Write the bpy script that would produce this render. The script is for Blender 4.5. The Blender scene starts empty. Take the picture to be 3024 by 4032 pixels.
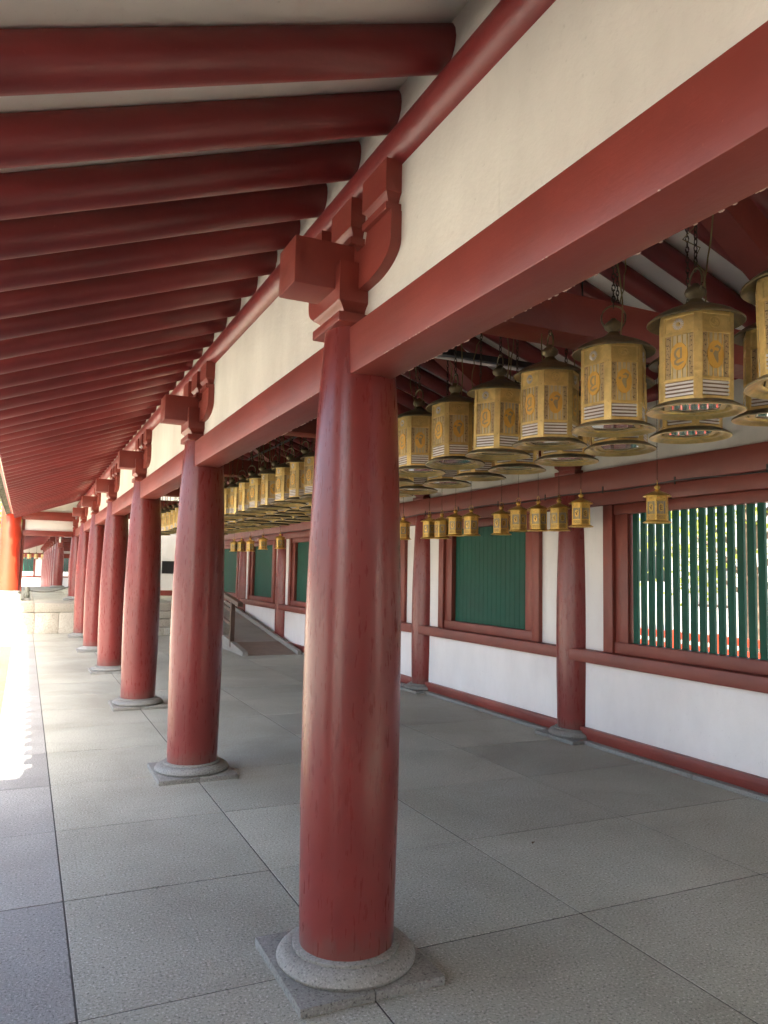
import bpy, bmesh, math, random
from mathutils import Vector, Matrix
R = math.radians
random.seed(7)
scene = bpy.context.scene
C = scene.collection

# ------------------------------------------------------------------ camera
cam_data = bpy.data.cameras.new('camera')
cam = bpy.data.objects.new('camera', cam_data)
C.objects.link(cam)
yaw, pitch, roll = 0.43812, 0.08014, 0.01893
Fv = Vector((math.sin(yaw)*math.cos(pitch), math.cos(yaw)*math.cos(pitch), math.sin(pitch)))
Rv = Vector((math.cos(yaw), -math.sin(yaw), 0)); Uv = Rv.cross(Fv)
R2 = Rv*math.cos(roll) + Uv*math.sin(roll); U2 = -Rv*math.sin(roll) + Uv*math.cos(roll)
cam.matrix_world = Matrix(((R2.x, U2.x, -Fv.x, -1.1905), (R2.y, U2.y, -Fv.y, -2.8107), (R2.z, U2.z, -Fv.z, 1.4963), (0, 0, 0, 1)))
cam_data.sensor_width = 36.0
cam_data.lens = 36.0*2997.54/4032.0
cam_data.clip_start = 0.05
cam_data.clip_end = 2000
scene.camera = cam

# ------------------------------------------------------------------ sky, sun, exposure
SUN = Vector((-0.20, -0.75, 1.0)).normalized()          # towards the sun
world = bpy.data.worlds.new('World'); scene.world = world
world.use_nodes = True
wn = world.node_tree
sky = wn.nodes.new('ShaderNodeTexSky')
sky.sky_type = 'NISHITA'; sky.sun_disc = False
sky.sun_elevation = math.asin(SUN.z)
sky.sun_rotation = math.atan2(SUN.x, SUN.y)
sky.air_density = 0.9; sky.dust_density = 6.0; sky.ozone_density = 0.4
bg = wn.nodes['Background']; bg.inputs['Strength'].default_value = 0.15
wn.links.new(sky.outputs['Color'], bg.inputs['Color'])
sl = bpy.data.lights.new('sun', 'SUN'); sl.energy = 3.6; sl.angle = R(0.53); sl.color = (1.0, 0.93, 0.83)
so = bpy.data.objects.new('sun', sl); C.objects.link(so)
so.rotation_euler = (-SUN).to_track_quat('-Z', 'Y').to_euler()
so.location = (-5, -10, 20)
scene.view_settings.view_transform = 'Standard'
scene.view_settings.look = 'None'
scene.view_settings.exposure = 3.1
scene.view_settings.gamma = 1.0
scene.view_settings.use_curve_mapping = False
scene.render.engine = 'CYCLES'
cy = scene.cycles
cy.use_denoising = True
cy.max_bounces = 7; cy.diffuse_bounces = 5; cy.glossy_bounces = 4; cy.transmission_bounces = 4; cy.transparent_max_bounces = 8
cy.caustics_reflective = False; cy.caustics_refractive = False
cy.sample_clamp_indirect = 6.0
cy.use_adaptive_sampling = True; cy.adaptive_threshold = 0.04

# ------------------------------------------------------------------ materials
def newmat(name):
    m = bpy.data.materials.new(name); m.use_nodes = True
    nt = m.node_tree
    return m, nt, nt.nodes['Principled BSDF']
def N(nt, t, **kw):
    n = nt.nodes.new(t)
    for k, v in kw.items(): setattr(n, k, v)
    return n
def noise(nt, vec, scale, detail=4, rough=0.55, dist=0):
    n = N(nt, 'ShaderNodeTexNoise'); n.inputs['Scale'].default_value = scale
    n.inputs['Detail'].default_value = detail; n.inputs['Roughness'].default_value = rough; n.inputs['Distortion'].default_value = dist
    if vec: nt.links.new(vec, n.inputs['Vector'])
    return n.outputs['Fac']
def pos(nt, sc=(1, 1, 1)):
    g = N(nt, 'ShaderNodeNewGeometry'); mp = N(nt, 'ShaderNodeMapping'); mp.inputs['Scale'].default_value = sc
    nt.links.new(g.outputs['Position'], mp.inputs['Vector']); return mp.outputs['Vector']
def ramp(nt, fac, stops):
    r = N(nt, 'ShaderNodeValToRGB'); el = r.color_ramp.elements
    while len(el) < len(stops): el.new(0.5)
    for e, (p, c) in zip(el, stops): e.position = p; e.color = (*c, 1) if len(c) == 3 else c
    nt.links.new(fac, r.inputs['Fac']); return r.outputs['Color']
def mixc(nt, fac, a, b, mode='MIX'):
    m = N(nt, 'ShaderNodeMix', data_type='RGBA', blend_type=mode)
    for sock, v in ((m.inputs[0], fac), (m.inputs[6], a), (m.inputs[7], b)):
        if hasattr(v, 'is_output'): nt.links.new(v, sock)
        elif isinstance(v, (int, float)): sock.default_value = v
        else: sock.default_value = (*v, 1)
    return m.outputs[2]
def bump(nt, bs, fac, strength, dist=0.01):
    b = N(nt, 'ShaderNodeBump'); b.inputs['Strength'].default_value = strength; b.inputs['Distance'].default_value = dist
    nt.links.new(fac, b.inputs['Height']); nt.links.new(b.outputs['Normal'], bs.inputs['Normal'])
def rrange(nt, fac, lo, hi, bs):
    m = N(nt, 'ShaderNodeMapRange'); m.inputs[3].default_value = lo; m.inputs[4].default_value = hi
    nt.links.new(fac, m.inputs[0]); nt.links.new(m.outputs[0], bs.inputs['Roughness'])

def red_paint(name, base, rough=(0.28, 0.46), streak=(14, 14, 1.2), bstr=0.25, dark=0.75, worn=False):
    m, nt, bs = newmat(name)
    v = pos(nt, streak); n1 = noise(nt, v, 3.0, 5, 0.6)
    n2 = noise(nt, pos(nt), 1.3, 5, 0.6); n3 = noise(nt, pos(nt), 60, 3, 0.6)
    c = ramp(nt, n2, [(0.3, tuple(x*dark for x in base)), (0.7, tuple(min(1, x*1.12) for x in base))])
    lt = (base[0]*1.35, base[1]*1.9, base[2]*1.8)
    c = mixc(nt, ramp(nt, n1, [(0.60, (0, 0, 0)), (0.85, ((0.06 if worn else 0.35),)*3)]), c, lt)
    # pinholes and flecks in the old paint
    c = mixc(nt, ramp(nt, n3, [(0.70, (0, 0, 0)), (0.78, ((0.15 if worn else 0.45),)*3)]), c, (base[0]*1.5, base[1]*2.6, base[2]*2.4))
    if worn:
        # long drying seams in the timber and scuffed, dusty feet
        n4 = noise(nt, pos(nt, (9, 9, 0.25)), 2.2, 4, 0.5)
        c = mixc(nt, ramp(nt, n4, [(0.498, (0, 0, 0)), (0.5, (0.04,)*3), (0.502, (0, 0, 0))]), c, tuple(x*0.35 for x in base))
        n5 = noise(nt, pos(nt, (5, 5, 2)), 5, 6, 0.7)
        sx = N(nt, 'ShaderNodeSeparateXYZ'); g = N(nt, 'ShaderNodeNewGeometry'); nt.links.new(g.outputs['Position'], sx.inputs[0])
        ad = N(nt, 'ShaderNodeMath', operation='MULTIPLY_ADD'); nt.links.new(n5, ad.inputs[0]); ad.inputs[1].default_value = -0.25; nt.links.new(sx.outputs[2], ad.inputs[2])
        c = mixc(nt, ramp(nt, ad.outputs[0], [(0.0, (0.45,)*3), (0.07, (0, 0, 0))]), c, (0.13, 0.075, 0.06))
        n6 = noise(nt, pos(nt), 24, 2, 0.4)
        c = mixc(nt, ramp(nt, n6, [(0.80, (0, 0, 0)), (0.81, (0.6,)*3)]), c, (0.11, 0.035, 0.03))
    nt.links.new(c, bs.inputs['Base Color'])
    rrange(nt, n1, rough[0], rough[1], bs)
    mx = N(nt, 'ShaderNodeMath', operation='ADD'); nt.links.new(n1, mx.inputs[0])
    m2 = N(nt, 'ShaderNodeMath', operation='MULTIPLY'); m2.inputs[1].default_value = 0.35; nt.links.new(n3, m2.inputs[0]); nt.links.new(m2.outputs[0], mx.inputs[1])
    bump(nt, bs, mx.outputs[0], bstr, 0.004)
    bs.inputs['Specular IOR Level'].default_value = 0.5
    return m
RED = (0.270, 0.034, 0.027)
M = {}
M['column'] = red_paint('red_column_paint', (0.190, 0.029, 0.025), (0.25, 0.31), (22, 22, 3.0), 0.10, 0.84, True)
M['beam'] = red_paint('red_beam_paint', (0.238, 0.043, 0.031), (0.32, 0.54), (7, 0.7, 7), 0.35, 0.66)
M['rafter'] = red_paint('red_rafter_paint', (0.215, 0.031, 0.031), (0.30, 0.50), (1, 12, 12), 0.30, 0.65)
M['frame'] = red_paint('red_window_paint', (0.215, 0.048, 0.033), (0.38, 0.6), (6, 6, 1), 0.18)
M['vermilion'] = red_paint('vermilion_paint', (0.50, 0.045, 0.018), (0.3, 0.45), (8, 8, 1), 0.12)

def plaster(name, col, stain=0.9, b=0.25):
    m, nt, bs = newmat(name)
    n1 = noise(nt, pos(nt, (1, 1, 0.5)), 1.6, 6, 0.62); n2 = noise(nt, pos(nt), 45, 4, 0.6)
    n3 = noise(nt, pos(nt, (3, 3, 0.35)), 2.6, 5, 0.7)
    c = ramp(nt, n1, [(0.33, tuple(x*stain for x in col)), (0.66, col)])
    c = mixc(nt, ramp(nt, n3, [(0.60, (0, 0, 0)), (0.78, (0.28,)*3)]), c, tuple(x*0.72 for x in col))
    c = mixc(nt, ramp(nt, n2, [(0.66, (0, 0, 0)), (0.74, (0.42,)*3)]), c, tuple(x*0.62 for x in col))
    n5 = noise(nt, pos(nt, (14, 14, 1.1)), 1.5, 5, 0.7)
    c = mixc(nt, ramp(nt, n5, [(0.64, (0, 0, 0)), (0.80, (0.30,)*3)]), c, tuple(x*0.6 for x in col))
    nt.links.new(c, bs.inputs['Base Color']); bs.inputs['Roughness'].default_value = 0.9
    bump(nt, bs, n2, b, 0.004)
    return m
M['plaster'] = plaster('bounce_toned_plaster', (0.69, 0.69, 0.645), 0.80, 0.5)  # white plaster with the warm tone of bounced light put into its colour
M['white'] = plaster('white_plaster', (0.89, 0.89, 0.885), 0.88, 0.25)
M['ceiling'] = plaster('ceiling_plaster', (0.86, 0.85, 0.81), 0.94, 0.1)

def stone(name, base, speck, scale=140, big=0.75, b=0.5):
    m, nt, bs = newmat(name)
    p = pos(nt)
    n1 = noise(nt, p, scale, 3, 0.7); n2 = noise(nt, p, 0.9, 6, 0.62, 0.4); n3 = noise(nt, p, scale*0.35, 3, 0.6)
    n4 = noise(nt, pos(nt, (0.6, 1.4, 1)), 2.2, 6, 0.65, 0.8)
    c = ramp(nt, n1, [(0.33, tuple(x*0.30 for x in base)), (0.45, base), (0.58, base), (0.68, speck)])
    c = mixc(nt, ramp(nt, n3, [(0.62, (0, 0, 0)), (0.78, (0.5,)*3)]), c, tuple(x*1.35 for x in base))
    c = mixc(nt, ramp(nt, n2, [(0.36, (1, 1, 1)), (0.62, (0, 0, 0))]), c, (big, big*0.985, big*0.96), 'MULTIPLY')
    c = mixc(nt, ramp(nt, n4, [(0.55, (0, 0, 0)), (0.78, (0.55,)*3)]), c, (0.74, 0.73, 0.71), 'MULTIPLY')
    oi = N(nt, 'ShaderNodeObjectInfo')
    c = mixc(nt, 1.0, c, ramp(nt, oi.outputs['Random'], [(0, (0.85, 0.85, 0.85)), (1, (1.07, 1.065, 1.05))]), 'MULTIPLY')
    nt.links.new(c, bs.inputs['Base Color'])
    rrange(nt, n2, 0.55, 0.8, bs)
    bump(nt, bs, n1, b, 0.004)
    return m
M['paving'] = stone('washed_aggregate_paving', (0.405, 0.42, 0.355), (0.78, 0.78, 0.72), 95, 0.78, 0.9)
M['border'] = stone('border_paving', (0.32, 0.33, 0.315), (0.58, 0.58, 0.55), 95, 0.78, 0.8)
M['granite'] = stone('granite', (0.27, 0.275, 0.255), (0.44, 0.44, 0.41), 110, 0.74, 0.6)
M['sandstone'] = stone('pale_platform_stone', (0.50, 0.475, 0.40), (0.60, 0.58, 0.50), 60, 0.72, 0.4)
M['gravel'] = stone('courtyard_gravel', (0.36, 0.34, 0.285), (0.48, 0.455, 0.40), 40, 0.85, 0.8)
M['moss'] = stone('dry_moss_ground', (0.19, 0.165, 0.055), (0.30, 0.27, 0.12), 30, 0.6, 0.8)
M['tile'] = stone('mossy_roof_tile', (0.17, 0.18, 0.15), (0.28, 0.30, 0.22), 30, 0.7, 0.4)
M['rampstone'] = stone('ramp_concrete', (0.34, 0.33, 0.30), (0.46, 0.45, 0.42), 120)


def plain(name, col, rough=0.5, metal=0.0, var=0.15, scale=8, b=0.0, spec=0.5):
    m, nt, bs = newmat(name)
    n1 = noise(nt, pos(nt), scale, 5, 0.6)
    c = ramp(nt, n1, [(0.3, tuple(x*(1-var) for x in col)), (0.7, tuple(min(1, x*(1+var)) for x in col))])
    nt.links.new(c, bs.inputs['Base Color'])
    rrange(nt, n1, rough*0.85, min(1, rough*1.15), bs)
    bs.inputs['Metallic'].default_value = metal; bs.inputs['Specular IOR Level'].default_value = spec
    if b: bump(nt, bs, n1, b, 0.003)
    return m
M['joint'] = plain('dark_joint', (0.055, 0.053, 0.048), 0.95)
M['green'] = plain('green_lattice_paint', (0.009, 0.078, 0.052), 0.6, 0, 0.18, 3, 0, 0.25)
M['dark'] = plain('dark_iron', (0.035, 0.032, 0.03), 0.5, 0.4)
M['wire'] = plain('olive_cable', (0.20, 0.16, 0.06), 0.6)
M['brownwood'] = plain('dark_brown_rail', (0.075, 0.042, 0.030), 0.4, 0, 0.2, 10)
M['black'] = plain('black_plaque', (0.015, 0.015, 0.016), 0.35)
M['steel'] = plain('grey_steel', (0.25, 0.25, 0.25), 0.4, 0.8)
M['threshold'] = plain('ramp_threshold', (0.22, 0.165, 0.13), 0.8)
M['leafbrown'] = plain('dry_leaf', (0.10, 0.055, 0.025), 0.8)
M['chip'] = plain('bare_chip', (0.55, 0.40, 0.34), 0.8)
M['chain'] = plain('old_chain', (0.075, 0.06, 0.045), 0.55, 0.7)

def brass(name, col, patina, amt, rough):
    m, nt, bs = newmat(name)
    oi = N(nt, 'ShaderNodeObjectInfo')
    n1 = noise(nt, pos(nt), 16, 6, 0.68, 0.3); n2 = noise(nt, pos(nt), 90, 3, 0.6)
    f = ramp(nt, n1, [(amt-0.16, (0, 0, 0)), (amt+0.16, (1, 1, 1))])
    c = mixc(nt, f, patina, col)
    c = mixc(nt, 1.0, c, ramp(nt, oi.outputs['Random'], [(0, (0.90, 0.90, 0.88)), (1, (1.08, 1.06, 1.03))]), 'MULTIPLY')
    c = mixc(nt, 1.0, c, ramp(nt, noise(nt, pos(nt), 2.3, 2), [(0.32, (0.78, 0.77, 0.74)), (0.62, (1.18, 1.16, 1.08))]), 'MULTIPLY')
    nt.links.new(c, bs.inputs['Base Color'])
    bs.inputs['Metallic'].default_value = 0.45
    rrange(nt, n2, rough*0.8, rough*1.3, bs)
    bump(nt, bs, n2, 0.12, 0.001)
    return m
M['brass'] = brass('aged_brass', (0.84, 0.64, 0.27), (0.58, 0.44, 0.19), 0.5, 0.33)
M['bronze'] = brass('dull_bronze', (0.26, 0.205, 0.105), (0.13, 0.12, 0.085), 0.52, 0.46)
M['newbrass'] = brass('bright_brass', (0.80, 0.55, 0.15), (0.55, 0.37, 0.11), 0.42, 0.28)
M['rimbrass'] = brass('worn_rim_brass', (0.80, 0.58, 0.22), (0.45, 0.34, 0.14), 0.46, 0.30)
M['rimbrass'].node_tree.nodes['Principled BSDF'].inputs['Metallic'].default_value = 0.85
def film(name, col, rough=0.35):
    m, nt, bs = newmat(name)
    n1 = noise(nt, pos(nt, (1, 1, 0.6)), 30, 4, 0.6)
    c = ramp(nt, n1, [(0.3, tuple(x*0.82 for x in col)), (0.7, col)])
    nt.links.new(c, bs.inputs['Base Color']); bs.inputs['Roughness'].default_value = rough
    bs.inputs['Coat Weight'].default_value = 0.5; bs.inputs['Coat Roughness'].default_value = 0.12
    bump(nt, bs, n1, 0.25, 0.003)
    return m
M['film'] = film('lantern_film', (0.66, 0.57, 0.37))
M['amber'] = film('amber_disc', (0.78, 0.45, 0.09))
M['glyph'] = film('glyph_shade', (0.36, 0.30, 0.18))
M['text'] = film('dark_lettering', (0.075, 0.05, 0.03))
M['strip'] = film('text_strip', (0.50, 0.36, 0.18))
M['silver'] = plain('pale_louvre', (0.72, 0.70, 0.68), 0.35, 0.1)
M['louvreback'] = plain('louvre_back', (0.20, 0.13, 0.085), 0.6)
M['sfilm'] = film('grey_lantern_film', (0.30, 0.30, 0.28))
m, nt, bs = newmat('lantern_glass'); bs.inputs['Base Color'].default_value = (0.30, 0.33, 0.32, 1); bs.inputs['Roughness'].default_value = 0.08
bs.inputs['Coat Weight'].default_value = 1.0; bs.inputs['Coat Roughness'].default_value = 0.03
nt.links.new(ramp(nt, noise(nt, pos(nt), 20), [(0.3, (0.24, 0.27, 0.26)), (0.7, (0.36, 0.37, 0.36))]), bs.inputs['Base Color'])
M['glass'] = m
def leafmat(name, a, b):
    m, nt, bs = newmat(name)
    n1 = noise(nt, pos(nt), 1.7, 3)
    nt.links.new(ramp(nt, n1, [(0.3, a), (0.7, b)]), bs.inputs['Base Color']); bs.inputs['Roughness'].default_value = 0.55
    tr = N(nt, 'ShaderNodeBsdfTranslucent'); nt.links.new(ramp(nt, n1, [(0.3, (a[0]*1.6, a[1]*1.6, a[2])), (0.7, (b[0]*1.6, b[1]*1.6, b[2]))]), tr.inputs['Color'])
    mx = N(nt, 'ShaderNodeMixShader'); mx.inputs[0].default_value = 0.45
    nt.links.new(bs.outputs[0], mx.inputs[1]); nt.links.new(tr.outputs[0], mx.inputs[2])
    nt.links.new(mx.outputs[0], nt.nodes['Material Output'].inputs['Surface'])
    return m
M['leaf'] = leafmat('foliage', (0.19, 0.25, 0.03), (0.32, 0.36, 0.06))
M['bark'] = plain('bark', (0.11, 0.085, 0.06), 0.9, 0, 0.3, 12, 0.5)

# ------------------------------------------------------------------ mesh helpers
class MB:
    def __init__(s): s.v = []; s.f = []; s.m = []
    def add(s, vs, fs, mi=0):
        o = len(s.v); s.v += [tuple(v) for v in vs]
        s.f += [tuple(i+o for i in f) for f in fs]; s.m += [mi]*len(fs)
    def box(s, x0, x1, y0, y1, z0, z1, mi=0):
        s.add([(x0,y0,z0),(x1,y0,z0),(x1,y1,z0),(x0,y1,z0),(x0,y0,z1),(x1,y0,z1),(x1,y1,z1),(x0,y1,z1)],
              [(0,3,2,1),(4,5,6,7),(0,1,5,4),(1,2,6,5),(2,3,7,6),(3,0,4,7)], mi)
    def bev(s, x0, x1, y0, y1, z0, z1, b=0.006, mi=0, seg=2):
        bm = bmesh.new()
        bmesh.ops.create_cube(bm, size=1, matrix=Matrix.Translation(((x0+x1)/2,(y0+y1)/2,(z0+z1)/2)) @ Matrix.Diagonal((x1-x0, y1-y0, z1-z0, 1)))
        bmesh.ops.bevel(bm, geom=list(bm.edges), offset=b, segments=seg, affect='EDGES', profile=0.5)
        s.bm(bm, mi)
    def bm(s, bm, mi=0):
        bm.verts.index_update(); o = len(s.v)
        s.v += [tuple(v.co) for v in bm.verts]
        for f in bm.faces: s.f.append(tuple(v.index+o for v in f.verts)); s.m.append(mi)
        bm.free()
    def lathe(s, prof, n=32, c=(0, 0, 0), mi=0, cap0=False, cap1=False):
        vs = []; fs = []
        for r, z in prof:
            for k in range(n):
                a = 2*math.pi*k/n; vs.append((c[0]+r*math.cos(a), c[1]+r*math.sin(a), c[2]+z))
        for i in range(len(prof)-1):
            for k in range(n):
                k2 = (k+1) % n; fs.append((i*n+k, i*n+k2, (i+1)*n+k2, (i+1)*n+k))
        if cap0: fs.append(tuple(range(n-1, -1, -1)))
        if cap1: fs.append(tuple((len(prof)-1)*n+k for k in range(n)))
        s.add(vs, fs, mi)
    def tube(s, pts, r, n=8, mi=0, closed=False, cap=True):
        pts = [Vector(p) for p in pts]; L = len(pts); vs = []; fs = []
        rr = r if isinstance(r, (list, tuple)) else [r]*L
        for i, p in enumerate(pts):
            if closed: d = pts[(i+1) % L]-pts[i-1]
            else: d = pts[min(i+1, L-1)]-pts[max(i-1, 0)]
            d.normalize()
            up = Vector((0, 0, 1)) if abs(d.z) < 0.95 else Vector((1, 0, 0))
            a = d.cross(up).normalized(); b = a.cross(d)
            for k in range(n):
                t = 2*math.pi*k/n; q = p + a*math.cos(t)*rr[i] + b*math.sin(t)*rr[i]; vs.append(tuple(q))
        for i in range(L if closed else L-1):
            j = (i+1) % L
            for k in range(n):
                k2 = (k+1) % n; fs.append((i*n+k, i*n+k2, j*n+k2, j*n+k))
        if cap and not closed:
            fs.append(tuple(range(n-1, -1, -1))); fs.append(tuple((L-1)*n+k for k in range(n)))
        s.add(vs, fs, mi)
    def prism(s, poly, axis, a0, a1, mi=0):
        # poly: list of 2D points; extruded along axis ('X','Y','Z')
        n = len(poly)
        def P(p, a):
            return {'X': (a, p[0], p[1]), 'Y': (p[0], a, p[1]), 'Z': (p[0], p[1], a)}[axis]
        vs = [P(p, a0) for p in poly]+[P(p, a1) for p in poly]
        fs = [tuple(range(n)), tuple(range(2*n-1, n-1, -1))]+[(i, i+n, (i+1) % n+n, (i+1) % n) for i in range(n)]
        s.add(vs, fs, mi)
    def xf(s, mat, start=0):
        for i in range(start, len(s.v)): s.v[i] = tuple(mat @ Vector(s.v[i]))
    def mesh(s, name, mats, smooth=None):
        me = bpy.data.meshes.new(name); me.from_pydata(s.v, [], s.f)
        for mt in (mats if isinstance(mats, (list, tuple)) else [mats]): me.materials.append(M[mt])
        for p, mi in zip(me.polygons, s.m): p.material_index = mi
        bm = bmesh.new(); bm.from_mesh(me); bmesh.ops.recalc_face_normals(bm, faces=bm.faces); bm.to_mesh(me); bm.free()
        if smooth:
            me.polygons.foreach_set('use_smooth', [True]*len(me.polygons)); me.set_sharp_from_angle(angle=R(smooth))
        me.update(); return me
    def build(s, name, mats, parent=None, smooth=None, loc=None):
        return put(name, s.mesh(name, mats, smooth), parent, loc)
def put(name, me, parent=None, loc=None, rot=None, scale=None):
    o = bpy.data.objects.new(name, me); C.objects.link(o)
    if parent: o.parent = parent
    if loc: o.location = loc
    if rot: o.rotation_euler = rot
    if scale: o.scale = scale
    return o
def tag(o, label=None, cat=None, group=None, kind=None):
    if label: o['label'] = label
    if cat: o['category'] = cat
    if group: o['group'] = group
    if kind: o['kind'] = kind
    return o
def empty(name, label, cat, group=None, loc=(0, 0, 0)):
    o = bpy.data.objects.new(name, None); C.objects.link(o); o.location = loc; o.empty_display_size = 0.1
    return tag(o, label, cat, group, 'thing')
ORD = ['nearest', 'second', 'third', 'fourth', 'fifth', 'sixth', 'seventh', 'eighth', 'ninth', 'tenth', 'eleventh', 'twelfth']

P3 = 3.0
XW = 3.576            # axis of the back row of columns
XS = 3.526            # face of the back wall
PLAT = 0.675

# ------------------------------------------------------------------ ground
mb = MB(); g = 300.0
mb.add([(-g, -g, -0.26), (g, -g, -0.26), (g, g, -0.26), (-g, g, -0.26)], [(0, 1, 2, 3)])
tag(mb.build('ground', 'gravel'), kind='structure')

mb = MB(); mb.add([(-2.6, -6, -0.256), (-1.36, -6, -0.256), (-1.36, 16.0, -0.256), (-2.6, 16.0, -0.256)], [(0, 1, 2, 3)])
tag(mb.build('moss_ground', 'moss'), kind='structure')
# corridor floor: bed + single slabs
mb = MB(); mb.box(-1.318, 3.60, -6.0, 16.04, -0.30, -0.0022)
floor = tag(mb.build('floor', 'joint'), kind='structure')
xb = [-1.321, -0.958, 0.0, 1.134, 2.288, 3.424]
for i in range(5):
    for y in range(-6, 16):
        gp = 0.0038
        x0, x1 = xb[i]+(0 if i == 0 else gp), xb[i+1]-gp
        y0, y1 = y+gp, y+1-gp
        mb = MB(); dz = random.uniform(-0.0008, 0.0008)
        mb.bev(x0, x1, y0, min(y1, 16.035), -0.05 if i else -0.255, dz, 0.0012, seg=1)
        mb.build('paving_slab', 'border' if i == 0 else 'paving', floor)

# ------------------------------------------------------------------ columns
def col_profile(h, k=1.0):
    prof = [(0.0, 0.181), (0.15, 0.184), (0.5, 0.1905), (0.9, 0.1925), (1.2, 0.1905), (1.5, 0.1835), (1.8, 0.1735), (2.05, 0.1635), (2.25, 0.1515), (2.40, 0.141)]
    out = [(r*k, 0.092 + z*(h-0.092)/2.40) for z, r in prof]
    return out
def build_column_meshes():
    d = {}
    mb = MB()
    # front plinth in two halves with a joint
    mb.bev(-0.279, -0.002, -0.279, 0.279, -0.02, 0.031, 0.004); mb.bev(0.002, 0.279, -0.279, 0.279, -0.02, 0.0305, 0.004)
    d['plinth'] = mb.mesh('plinth', 'granite', 30)
    mb = MB(); mb.lathe([(0.255, 0.030), (0.264, 0.037), (0.267, 0.046), (0.262, 0.057), (0.249, 0.069), (0.231, 0.078), (0.212, 0.083), (0.207, 0.083), (0.207, 0.093), (0.203, 0.096), (0.10, 0.096)], 48)
    d['base'] = mb.mesh('base_ring', 'granite', 40)
    mb = MB()
    pr = col_profile(2.46); pp = []
    for i in range(len(pr)-1):
        for t in (0, 0.5): pp.append((pr[i][0]*(1-t)+pr[i+1][0]*t, pr[i][1]*(1-t)+pr[i+1][1]*t))
    pp.append(pr[-1]); mb.lathe(pp, 56, cap1=True)
    d['shaft'] = mb.mesh('shaft', 'column', 60)
    # abacus plate
    mb = MB(); mb.bev(-0.150, 0.150, -0.150, 0.150, 2.460, 2.500, 0.004); d['abacus'] = mb.mesh('abacus', 'beam', 30)
    # great bearing block: concave neck then straight block, with a notch for the cross beam
    mb = MB(); vs = []; lev = []
    for t in range(6):
        a = t/5; w = 0.118 + 0.030*(a**2.2); lev.append((w, 2.500 + 0.042*a))
    lev += [(0.150, 2.545), (0.150, 2.700)]
    for w, z in lev: vs += [(-w, -w, z), (w, -w, z), (w, w, z), (-w, w, z)]
    fs = []
    for i in range(len(lev)-1):
        for k in range(4): k2 = (k+1) % 4; fs.append((i*4+k, i*4+k2, (i+1)*4+k2, (i+1)*4+k))
    L = len(lev)-1; fs.append((L*4, L*4+1, L*4+2, L*4+3)); fs.append((3, 2, 1, 0)); mb.add(vs, fs)
    d['block'] = mb.mesh('bearing_block', 'beam', 25)
    # longitudinal bracket arm with rounded ends
    prof = [(-0.436, 2.796), (-0.436, 2.690)]
    for t in range(9):
        a = R(180 + 10*t*0.95); prof.append((-0.20 + 0.235*math.cos(a), 2.690 + 0.095*math.sin(a)))
    prof.append((-0.150, 2.594)); prof += [(-y, z) for y, z in reversed(prof)]
    prof += [(0.222, 2.796), (0.205, 2.752), (0.125, 2.752), (0.105, 2.796), (-0.105, 2.796), (-0.125, 2.752), (-0.205, 2.752), (-0.222, 2.796)]
    mb = MB(); mb.prism(prof, 'X', -0.072, 0.072); d['arm'] = mb.mesh('bracket_arm', 'beam', 30)
    # small bearing block
    mb = MB(); vs = []; lev = [(0.104, 2.795), (0.106, 2.797), (0.106, 2.823), (0.084, 2.826)]
    for t in range(5):
        a = t/4; lev.append((0.084+0.020*(a**2), 2.826+0.036*a))
    lev += [(0.107, 2.864), (0.107, 2.985)]
    for w, z in lev: u = w*0.86; vs += [(-u, -w, z), (u, -w, z), (u, w, z), (-u, w, z)]
    fs = []
    for i in range(len(lev)-1):
        for k in range(4): k2 = (k+1) % 4; fs.append((i*4+k, i*4+k2, (i+1)*4+k2, (i+1)*4+k))
    L = len(lev)-1; fs.append((L*4, L*4+1, L*4+2, L*4+3)); fs.append((3, 2, 1, 0)); mb.add(vs, fs)
    d['small'] = mb.mesh('small_block', 'beam', 25)
    return d
CM = build_column_meshes()
def column(x, y, z, label, group, rot=0):
    o = empty('column', label, 'column', group, (x, y, z)); o.rotation_euler.z = rot
    put('plinth', CM['plinth'], o); put('base_ring', CM['base'], o)
    sc = (2.46-z)/2.46
    s = put('shaft', CM['shaft'], o)
    if z: s.scale = (1, 1, sc); s.location = (0, 0, 0)
    up = -z
    put('abacus', CM['abacus'], o, (0, 0, up)); put('bearing_block', CM['block'], o, (0, 0, up))
    arm = put('bracket_arm', CM['arm'], o, (0, 0, up))
    for yy in (-0.325, 0.0, 0.335): put('small_block', CM['small'], arm, (0, yy, 0))
    return o
GC = 'red columns along the open side of the corridor'
names = {-1: 'red column standing just beside the camera, behind the lens', 0: 'nearest and largest red column on its square stone plinth',
         1: 'second red column from the front on the open side', 2: 'third red column from the front on the open side', 3: 'fourth red column from the front on the open side',
         4: 'fifth red column from the front on the open side', 5: 'sixth red column, last before the stone platform', 6: 'red column standing on top of the raised stone platform'}
for k in range(-1, 7):
    column(0, 3.0*k, PLAT if k == 6 else 0, names[k], GC)
GW = 'red columns against the back wall'
wn_ = {-1: 'red wall column out to the right behind the near lattice window', 0: 'red wall column right of the open lattice window', 1: 'red wall column left of the open lattice window', 2: 'second wall column, left of the first closed green window', 3: 'third wall column, seen between the two nearest front columns',
       4: 'fourth wall column, behind the foot of the ramp', 5: 'fifth wall column, beside the upper ramp'}
for k in range(-1, 6): column(XW, 3.0*k, 0, wn_[k], GW)

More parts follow.
